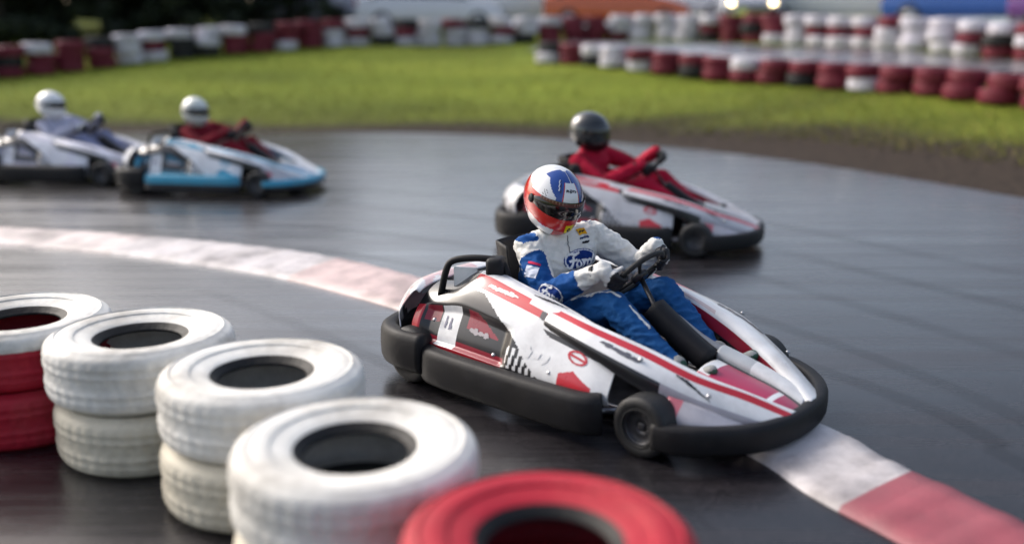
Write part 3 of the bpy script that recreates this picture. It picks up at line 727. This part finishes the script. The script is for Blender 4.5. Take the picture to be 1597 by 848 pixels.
WS = (.74, .73, .70); BS = (.008, .075, .27); DB = (.012, .035, .13)
def suit_main(nm, t, off, p):
    if nm == 'torso':
        zz = p.z
        if zz > .80: return DB
        if t < .30: return BS
        if t < .40 and off.dot(Vector((.93, -.37, 0))) > .5 and abs(off.dot(Vector((.37, .93, 0)))) < .3: return WS if int(p.y*60) % 2 else BS
        if t < .36: return BS
        side = off.dot(Vector((.37, .93, 0)).normalized())
        if abs(side) > .93 and t < .8: return BS
        if zz > .765: return BS if side < 0 else DB
        return WS
    if nm == 'armR':
        o = off.dot(Vector((.45, -.85, .2)).normalized())
        if t < .04 and off.z > .5: return BS
        if t > .24 and o > .30: return BS
        return WS
    if nm == 'foreR':
        o = off.dot(Vector((.45, -.85, .2)).normalized())
        if t < .62 and o > -.1: return BS
        return WS
    if nm == 'armL':
        return BS if off.z > .90 and t > .12 else WS
    if nm == 'foreL': return BS if off.z > .90 else WS
    if nm in ('thighR', 'shinR', 'thighL', 'shinL'):
        s_ = off.y*(1 if nm[-1] == 'L' else -1)
        if nm == 'thighR' and .55 < t and .62 < off.z and -.25 < off.y < .02: return WS
        if nm == 'shinR' and -.15 < off.y < .08 and off.x > .2 and t < .5: return WS
        return (.010, .085, .26)
    return BS
def plain_suit(a, b, k=None):
    def f(nm, t, off, p):
        if nm.startswith('torso') and t < .25: return b
        if nm.startswith('thigh') or nm.startswith('shin'): return k or a
        if nm.startswith('arm') and off.z > .75: return b
        return a
    return f
def helm_main(az, el):
    a = abs(az)
    HB = (.010, .06, .30); HR = (.55, .025, .02); HW = (.82, .82, .82)
    if el > 20:
        if a < 20 and el < 56: 
            return HW if a < 17.5 else (.5, .03, .04)
        if 20 <= a < 30+max(0, el-24)*1.25 and el < 60:
            if az < 0 and el > 38 and abs(a-(27+max(0, el-30)*.28)) < 1.3: return HW
            if az < 0 and abs(a-(24+max(0, el-30)*.2)) < 1.1 and el > 34: return BLK
            return HB
        if 56 <= el < 84 and a < 96:
            if 3 < az < 6: return HW
            if 6 < az < 9: return BLK
            return HB
        if 50 < -az < 62 and 22 < el < 34 and (az+el*1.1) % 7 < 1.6: return BLK
        if a > 95 and el < 24: return HR
        return HW
    if a > 84: return HR if el > -34 else (HW if el > -48 else HR)
    if el > -5: return HR if a > 60 else BLK
    if -az > 22 and el < -33+abs(-az-45)*.15 and el > -53: return HW
    if az > 40 and el < -36: return HW
    if el < -53: return (.45, .47, .5)
    return HR
def helm_plain(c, c2, band):
    def f(az, el):
        if el > 38: return c
        if el > 14: return c2 if abs(az) > 25 else c
        if el > 6 and abs(az) > 60: return band
        return c2 if el < -20 else c
    return f

LV_main = dict(A=(.84, .84, .84), B=RED, D=DRED, P=PINK, C=BLK, P2=(.72, .50, .50), N=(.42, .02, .08))
k1 = make_kart('nearest racing kart, white red and black, its driver in a white and blue suit', (.43, 4.45), -41, LV_main)
body, helm, segs, hands = make_driver('kart driver in a white and blue suit and a white blue and red helmet', k1, suit_main, helm_main, main=True, vox=.0075)
bv = bvh_of(body); cd = Vector((.49, -.84, .25))
fw = Vector((.94, -.34, .06)).normalized(); lf = Vector((.34, .94, 0)).normalized(); upv = Vector((0, 0, 1))
TC = Vector((-.30, .04, 0))
def chest(x, z): return TC+fw*.12+lf*x+upv*z
decal('chest_badge', bv, M_cloth, body, chest(.05, .596), lf, upv, .20, .108, oval, .0028, .003)
def ylogo(x, y):
    if abs(x) > .95 or abs(y) > .9: return None
    return BLK if dseg((x, y), (-.5, -.1), (-.1, .2)) < .22 or dseg((x, y), (.2, -.1), (.6, .25)) < .2 else (.75, .38, .01)
decal('chest_logo', bv, M_cloth, body, chest(.088, .722), lf, upv, .062, .024, ylogo, .003, .003)
decal('chest_logo', bv, M_cloth, body, chest(.092, .698), lf, upv, .075, .02, scribble(4, 6, DB, .10), .0025, .003)
decal('chest_logo', bv, M_cloth, body, chest(.096, .675), lf, upv, .06, .016, scribble(5, 5, BLK, .18), .0025, .003)
decal('zip', bv, M_cloth, body, chest(-.012, .60), lf, upv, .005, .24, lambda x, y: (.12, .12, .13), .0025, .0025)
ax = Vector((.80, .30, -.45)); zd = Vector((.45, -.80, .42)).normalized(); ydd = zd.cross(ax).normalized()
decal('sleeve_badge', bv, M_cloth, body, Vector((-.11, -.255, .50)), ax, ydd, .135, .085, oval, .0028, .003)
a2 = Vector((.75, .45, -.25)); 
decal('sleeve_patch', bv, M_cloth, body, Vector((-.25, -.22, .585)), a2, zd.cross(a2).normalized(), .062, .075, lambda x, y: (.5, .02, .08) if y > .72 and abs(x) < 1 else ((.62, .66, .78) if y < .5 else None), .003, .003)
# marks on the helmet
h, HM, surf = helm, None, None
hb = bvh_of(h)
HMt = Matrix.Translation(Vector((-.29, -.015, .91))) @ Matrix.Rotation(R(-22), 4, 'Z') @ Matrix.Rotation(R(24), 4, 'Y') @ Matrix.Rotation(R(-7), 4, 'X')
def hd(name, p, w, hh, fn, tilt=0):
    p = HMt @ Vector(p); zz = (HMt.to_3x3() @ Vector((math.cos(R(tilt)), 0, math.sin(R(tilt))))); xx = HMt.to_3x3() @ Vector((0, 1, 0)); yy = zz.cross(xx)
    decal(name, hb, M_helmet, h, p, xx, yy, w, hh, fn, .0025, .0012, .12)
hd('helmet_script', (.12, .0, .105), .066, .03, scribble(11, 6, BLK, .085), 40)
def chin(x, y):
    if abs(x) > .9-.25*max(0, -y) or abs(y) > .92: return None
    return BLK if (math.hypot(x*1.1, y) < .42 and math.hypot(x*1.1-.1, y+.05) > .14) or (abs(x+.1) < .1 and -.7 < y < 0) else (.82, .62, .01)
hd('chin_badge', (.18, .022, -.078), .056, .056, chin, -8)

LV_b = dict(A=(.55, .55, .58), B=RED, D=DRED, P=WHITE, C=BLK, P2=(.16, .16, .17), N=(.55, .57, .6))
k2 = make_kart('white and black racing kart beside the near one, its driver in a crimson suit', (.98, 7.85), -17, LV_b)
b2_, _, _, _ = make_driver('kart driver in a crimson suit and a dark helmet behind the near driver', k2, plain_suit((.42, .006, .035), (.24, .004, .02)), helm_plain((.02, .024, .026), (.006, .007, .008), (.05, .07, .07)), (BLK, BLK), headz=-.045, dx=-.05, hyaw=-12); b2_.scale = (1.05, 1.06, 1.02)
LV_c = dict(A=(.74, .76, .80), B=CYAN, D=(.01, .12, .2), P=(.2, .42, .75), C=CYAN, P2=(.7, .72, .76), N=(.1, .3, .6))
k3 = make_kart('white and blue racing kart far back on the left, second from the photo edge', (-3.12, 10.45), -10, LV_c)
make_driver('kart driver in a dark red suit and a pale silver helmet', k3, plain_suit((.20, .008, .02), (.14, .006, .015)), helm_plain((.62, .66, .62), (.45, .48, .45), (.2, .2, .2)), (BLK, BLK), vox=.012, headz=-.09, dx=-.03, dy=.03, hyaw=-35)
LV_d = dict(A=(.74, .74, .80), B=(.62, .6, .72), D=(.3, .3, .4), P=(.8, .8, .85), C=BLK, P2=(.7, .7, .75), N=(.7, .7, .75))
k4 = make_kart('white racing kart at the far left edge of the track', (-5.02, 11.15), -9, LV_d)
make_driver('kart driver in a pale lavender suit and a bright white helmet', k4, plain_suit((.50, .50, .62), (.12, .13, .2), (.22, .24, .38)), helm_plain((.85, .85, .85), (.8, .8, .8), (.3, .3, .3)), (WHITE, BLK), vox=.012, headz=-.07, dx=.03, dy=-.03, hyaw=-5)

# ------------------------------------------------------------ beyond the track
strip('paddock_road', [(-9, 33), (-2, 35), (5, 34), (11, 30), (16, 23)], (6, 7), asphalt('pale_wet_asphalt', (.16, .16, .17), .25, .1), .03, 14)
strip('far_track', [(1.0, 25.0), (4.0, 22.9), (6.6, 20.3), (8.6, 17.2), (10, 13.5), (11, 9)], (2.2, 2.6), asphalt('pale_wet_asphalt_far', (.11, .11, .12), .25, .1), .03, 12)
strip('far_kerb', [(2.3, 22.7), (4.0, 21.5), (5.6, 20.0), (7.0, 18.2)], (.35, .35), mat('worn_white_paint', (.62, .60, .60), .5, var=.3, scale=4), .09, 2)
BT = {}
def barrier(pts, layers, rows, label, group, ph=0):
    P = cr(pts, 12); acc = 0; last = None; k = 0; nxt = 0
    for i in range(1, len(P)):
        seg = float(np.linalg.norm(P[i]-P[i-1]))
        while nxt <= acc+seg:
            t = (nxt-acc)/seg; x, y = P[i-1]+(P[i]-P[i-1])*t
            cname = 'white' if rows[(k//4+ph) % len(rows)] else 'red'
            z0 = hgt(x, y)+noise.noise(Vector((x*.35, y*.35, 0)))*.10
            for L_ in range(layers):
                cn = cname
                if random.random() < .16: cn = 'red' if cn == 'white' else 'white'
                if random.random() < .14: cn = 'black'
                if cn not in BT:
                    o = tyre_mesh('tyre', M_tyrepaint, Ro=.31, w=.22, Ri=.16, seg=28, groove=False, cf=lambda i_, j_, c_, cc={'white': (.66, .63, .70), 'red': (.15, .014, .030), 'black': (.02, .02, .022)}[cn]: cc if math.hypot(c_.x, c_.y) > .2 else BLK)
                    BT[cn] = o
                else: o = BT[cn].copy(); S.collection.objects.link(o)
                o.location = (x+random.uniform(-.06, .06), y+random.uniform(-.06, .06), z0+.11+L_*.222)
                o.rotation_euler = (R(random.uniform(-2.5, 2.5)), R(random.uniform(-2.5, 2.5)), random.uniform(0, 6))
                tag(o, label % cn, 'tyre', group % cn)
            nxt += .635; k += 1
        acc += seg
barrier([(-14.5, 17.6), (-12.6, 19.3), (-10.9, 20.8), (-8.3, 23.2), (-6.0, 24.4), (-4.3, 25.6), (-1.7, 26.05), (.6, 26.3), (3.0, 26.6), (5.2, 25.3), (7.4, 22.6), (9.8, 18.8), (11.3, 16)], 3, [1, 1, 0, 1, 0], '%s painted tyre in the far barrier behind the grass', '%s tyres of the far barrier')
barrier([(.9, 22.5), (2.7, 20.7), (4.9, 18.6), (6.5, 16.4), (7.7, 14.4), (8.8, 12)], 2, [1, 0, 0, 0, 0, 1, 0, 0, 0], '%s tyre in the low barrier in front of the far track', '%s tyres of the low barrier', 0)

# trees, dark, left
def leaf_mesh(name, n, rx, rz, z0, size, cols, seed):
    rng = np.random.RandomState(seed); V = []; F = []; C = []
    cl = []
    for _ in range(60):
        a = rng.uniform(0, 2*math.pi); h = rng.uniform(0, 1); r = rx*(1-.75*h**1.6)*rng.uniform(.35, 1)
        cl.append((r*math.cos(a), r*math.sin(a), z0+h*rz, rng.uniform(.28, .55)))
    for i in range(n):
        c = cl[rng.randint(len(cl))]; d = rng.normal(size=3); d /= np.linalg.norm(d); rr = c[3]*rng.uniform(.5, 1)
        p = np.array(c[:3])+d*rr*np.array((1, 1, .7)); u = rng.normal(size=3); u /= np.linalg.norm(u); w = np.cross(u, d+.3*rng.normal(size=3)); w /= np.linalg.norm(w)+1e-6
        s = size*rng.uniform(.6, 1.3); b = len(V)
        V += [tuple(p-u*s), tuple(p-w*s*.45), tuple(p+u*s), tuple(p+w*s*.45)]; F.append((b, b+1, b+2, b+3)); C.append(cols[rng.randint(len(cols))])
    mb = MB(); mb.v = V; mb.f = F; mb.c = C; return mb
M_leaf = mat('foliage', attr=True, rough=.7, var=.25, scale=3)
M_bark = mat('bark', (.05, .038, .028), .9, var=.4, scale=20, bump=.8)
tree0 = None; tspots = [(-21, 26, 1.1), (-18.2, 24.6, .95), (-15.6, 26.6, 1.1), (-13.2, 25.6, .9), (-11.3, 27.6, 1.05), (-9.2, 27.4, .9), (-7.6, 29.6, 1.0), (-16.5, 30.5, 1.3), (-12, 31.5, 1.25), (-6.0, 28.6, .62), (-24, 30, 1.3), (-19.6, 29.5, 1.25), (-14.4, 28.6, 1.2), (-10.2, 30.0, 1.2), (-17.0, 28.0, 1.1), (-8.8, 32.5, 1.2), (-13.5, 34.5, 1.5), (-18.5, 34.5, 1.6), (-7.2, 35, 1.2)]
for i, (x, y, sc) in enumerate(tspots):
    z = hgt(x, y)-.05
    if tree0 is None or i == 1:
        cm = leaf_mesh('crown', 14000, 2.0, 4.2, .15, .10, [(.010, .018, .007), (.018, .030, .010), (.03, .042, .012), (.008, .013, .006)], 3+i)
        r = empty('dense_tree', (x, y, z)); cr_o = cm.build('crown', M_leaf, r, fixn=False, smooth=False)
        tb = MB().tube(cr([(0, 0, -.1), (.05, .02, 1.2), (-.04, .05, 2.6), (.03, 0, 4.2)], 4), [.16-.010*q for q in range(13)], 10)
        for q in range(7):
            a = q*2.4; tb.tube([(.0, .02, .8+q*.4), (.6*math.cos(a), .6*math.sin(a), 1.2+q*.42), (1.1*math.cos(a), 1.1*math.sin(a), 1.35+q*.45)], [.05, .035, .012], 6)
        tr_o = tb.build('trunk', M_bark, r)
        if tree0 is None: tree0 = (r, cr_o, tr_o)
        alt = (r, cr_o, tr_o)
    else:
        src = (tree0, alt)[i % 2]
        r = src[0].copy(); S.collection.objects.link(r); r.location = (x, y, z)
        for ch in src[1:]:
            c = ch.copy(); S.collection.objects.link(c); c.parent = r
    r.scale = (sc, sc, sc*1.05); r.rotation_euler = (0, 0, i*1.7)
    tag(r, 'dense dark green tree in the dark wood behind the barrier on the left', 'tree', 'trees behind the barrier on the left')

# parked vehicles in the paddock
M_glass = mat('car_glass', (.02, .022, .025), .08, coat=1, var=0)
M_lamp = mat('lit_headlamp', (1, .78, .42), .3, emit=7, var=0)
M_tail = mat('tail_lamp', (.35, .01, .01), .25, coat=.5, var=0)
def vehicle(name, cat, label, loc, ang, col, van=False, lit=False, group='vehicles parked in the paddock'):
    r = empty(name, (*loc, hgt(*loc)+.09+.0), R(ang)); tag(r, label, cat, group)
    M = mat('car_paint_%s' % '_'.join(str(int(c*99)) for c in col), col, .25, coat=.8, var=.04)
    Lh = 2.5 if van else 2.1; W = .95 if van else .87
    if van: top = [(-Lh, 1.0, .35), (-Lh+.05, 1.98, .3), (-.8, 2.08, .3), (.7, 2.05, .3), (1.25, 1.9, .3), (1.75, 1.12, .3), (2.35, .95, .3), (Lh, .6, .38)]
    else: top = [(-Lh, .75, .38), (-Lh+.1, .98, .3), (-1.3, 1.0, .27), (0, .98, .27), (.85, .96, .27), (1.5, .86, .27), (2.0, .70, .3), (Lh, .52, .38)]
    secs = []
    for x, z, b in top:
        w = W*(1-.10*max(0, abs(x)/Lh-.75)*4); tw = w*(.86 if (van and z > 1.5) else .95)
        secs.append([(x, -w*.9, b), (x, -w, b+.12), (x, -w, (b+z)/2), (x, -tw, z-.08), (x, -tw*.85, z), (x, 0, z+.02), (x, tw*.85, z), (x, tw, z-.08), (x, w, (b+z)/2), (x, w, b+.12), (x, w*.9, b)])
    g = loft(secs, 5, 2); body = MB().quadgrid(g).build('body', M, r)
    me = body.data
    if not van:
        cb = [(-1.75, 1.0, .74), (-1.2, 1.40, .60), (-.2, 1.45, .60), (.35, 1.38, .60), (1.15, .95, .74)]
        MB().quadgrid(loft([[(x, -W*.93, .93), (x, -W*.5-w_*.42, z-.05), (x, -w_*.7, z), (x, 0, z+.015), (x, w_*.7, z), (x, W*.5+w_*.42, z-.05), (x, W*.93, .93)] for x, z, w_ in cb], 6, 3)).build('cabin_glass', M_glass, r)
        MB().quadgrid(loft([[(x, -.56, z-.01), (x, 0, z+.02), (x, .56, z-.01)] for x, z in ((-1.15, 1.425), (-.2, 1.47), (.3, 1.41))], 4, 4)).build('roof', M, r, solid=.02)
    else:
        for s in (-1, 1): MB().box((1.05, s*.90, 1.45), (.62, .03, .42)).build('side_window', M_glass, r, bevel=.01)
        MB().box((1.56, 0, 1.52), (.03, 1.45, .55), Matrix.Rotation(R(-32), 3, 'Y')).build('windscreen', M_glass, r, bevel=.01)
    for s in (-1, 1):
        for x in (-Lh*.64, Lh*.64):
            wh = MB().lathe([(0, .10), (.13, .115), (.20, .10), (.21, .02), (.21, -.08), (0, -.08)], 24, closed=False).build('wheel', M_metal, r, M=Matrix.Translation((x, s*(W-.10), .31)) @ Matrix.Rotation(R(-90)*s, 4, 'X'))
            MB().lathe([tuple(q) for q in cr([(.205, -.1), (.30, -.105), (.325, -.06), (.325, .06), (.30, .105), (.205, .1)], 3, True)], 28).build('tyre', M_rubber, wh, M=Matrix.Translation((x, s*(W-.10), .31)) @ Matrix.Rotation(R(-90)*s, 4, 'X'))
        MB().tube([(Lh-.12, s*(W-.32), .66), (Lh-.02, s*(W-.30), .64)], .085, 14).build('headlight', M_lamp if lit else M_glass, r)
        MB().box((-Lh+.02, s*(W-.15), .82), (.05, .14, .22)).build('tail_light', M_tail, r, bevel=.015)
    return r
vs = [('parked_van', 'van', 'pale lavender van nearest the dark trees', (-5.2, 31.2), 12, (.50, .50, .62), True, False),
      ('parked_van', 'van', 'white van parked behind the middle of the far barrier', (.2, 31.0), -4, (.80, .80, .82), True, False),
      ('parked_car', 'car', 'white car with a low roof left of the white van', (-2.4, 29.0), 6, (.70, .70, .74), False, False),
      ('parked_car', 'car', 'orange car parked beside the white van', (3.1, 29.4), -8, (.62, .12, .03), False, False),
      ('parked_car', 'car', 'silver grey car with lit headlights above the far track', (6.9, 29.2), -100, (.30, .31, .36), False, True),
      ('parked_van', 'van', 'white van at the upper right, left of the blue car', (9.6, 29.0), -28, (.78, .78, .80), True, False),
      ('parked_car', 'car', 'blue car at the top right corner of the photo', (12.1, 26.3), -34, (.03, .11, .42), False, False),
      ('parked_car', 'car', 'purple car right of the blue car', (14.0, 23.2), -40, (.16, .05, .25), False, False),
      ('parked_car', 'car', 'white car behind the far barrier between the two white vans', (5.4, 33.2), -10, (.78, .78, .80), False, False)]
for v in vs: vehicle(*v)

# low grass over the bank near the track
rng = np.random.RandomState(5); mb = MB(); V = []; F = []; C = []
GC = [(.19, .24, .018), (.26, .31, .028), (.33, .36, .04), (.13, .17, .014), (.33, .30, .07)]
cnt = 0
while cnt < 42000:
    y = rng.uniform(8, 27); x = rng.uniform(-.62, .62)*(y+1)
    d = dist_g(x, y)
    if d < .2+1.0*max(0, min(1, (x-.5)/4)) or d > 9.2 or rng.rand() > min(1, (d-.1)/1.2): continue
    if x > 0 and y > 22.5-.9*x*1.05+.4 and d > 4.4: continue
    z = hgt(x, y, d)+noise.noise(Vector((x*.35, y*.35, 0)))*.10*min(1, max(0, d-.3)/3)-.02; a = rng.uniform(0, 6.28); h = rng.uniform(.03, .085); w = rng.uniform(.008, .016); lx, ly = rng.normal(size=2)*.03
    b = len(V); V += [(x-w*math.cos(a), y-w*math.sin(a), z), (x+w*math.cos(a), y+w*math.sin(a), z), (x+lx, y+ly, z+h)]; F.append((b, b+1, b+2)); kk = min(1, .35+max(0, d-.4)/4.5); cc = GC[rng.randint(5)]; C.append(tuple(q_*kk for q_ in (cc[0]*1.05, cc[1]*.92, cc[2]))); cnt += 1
mb.v, mb.f, mb.c = V, F, C
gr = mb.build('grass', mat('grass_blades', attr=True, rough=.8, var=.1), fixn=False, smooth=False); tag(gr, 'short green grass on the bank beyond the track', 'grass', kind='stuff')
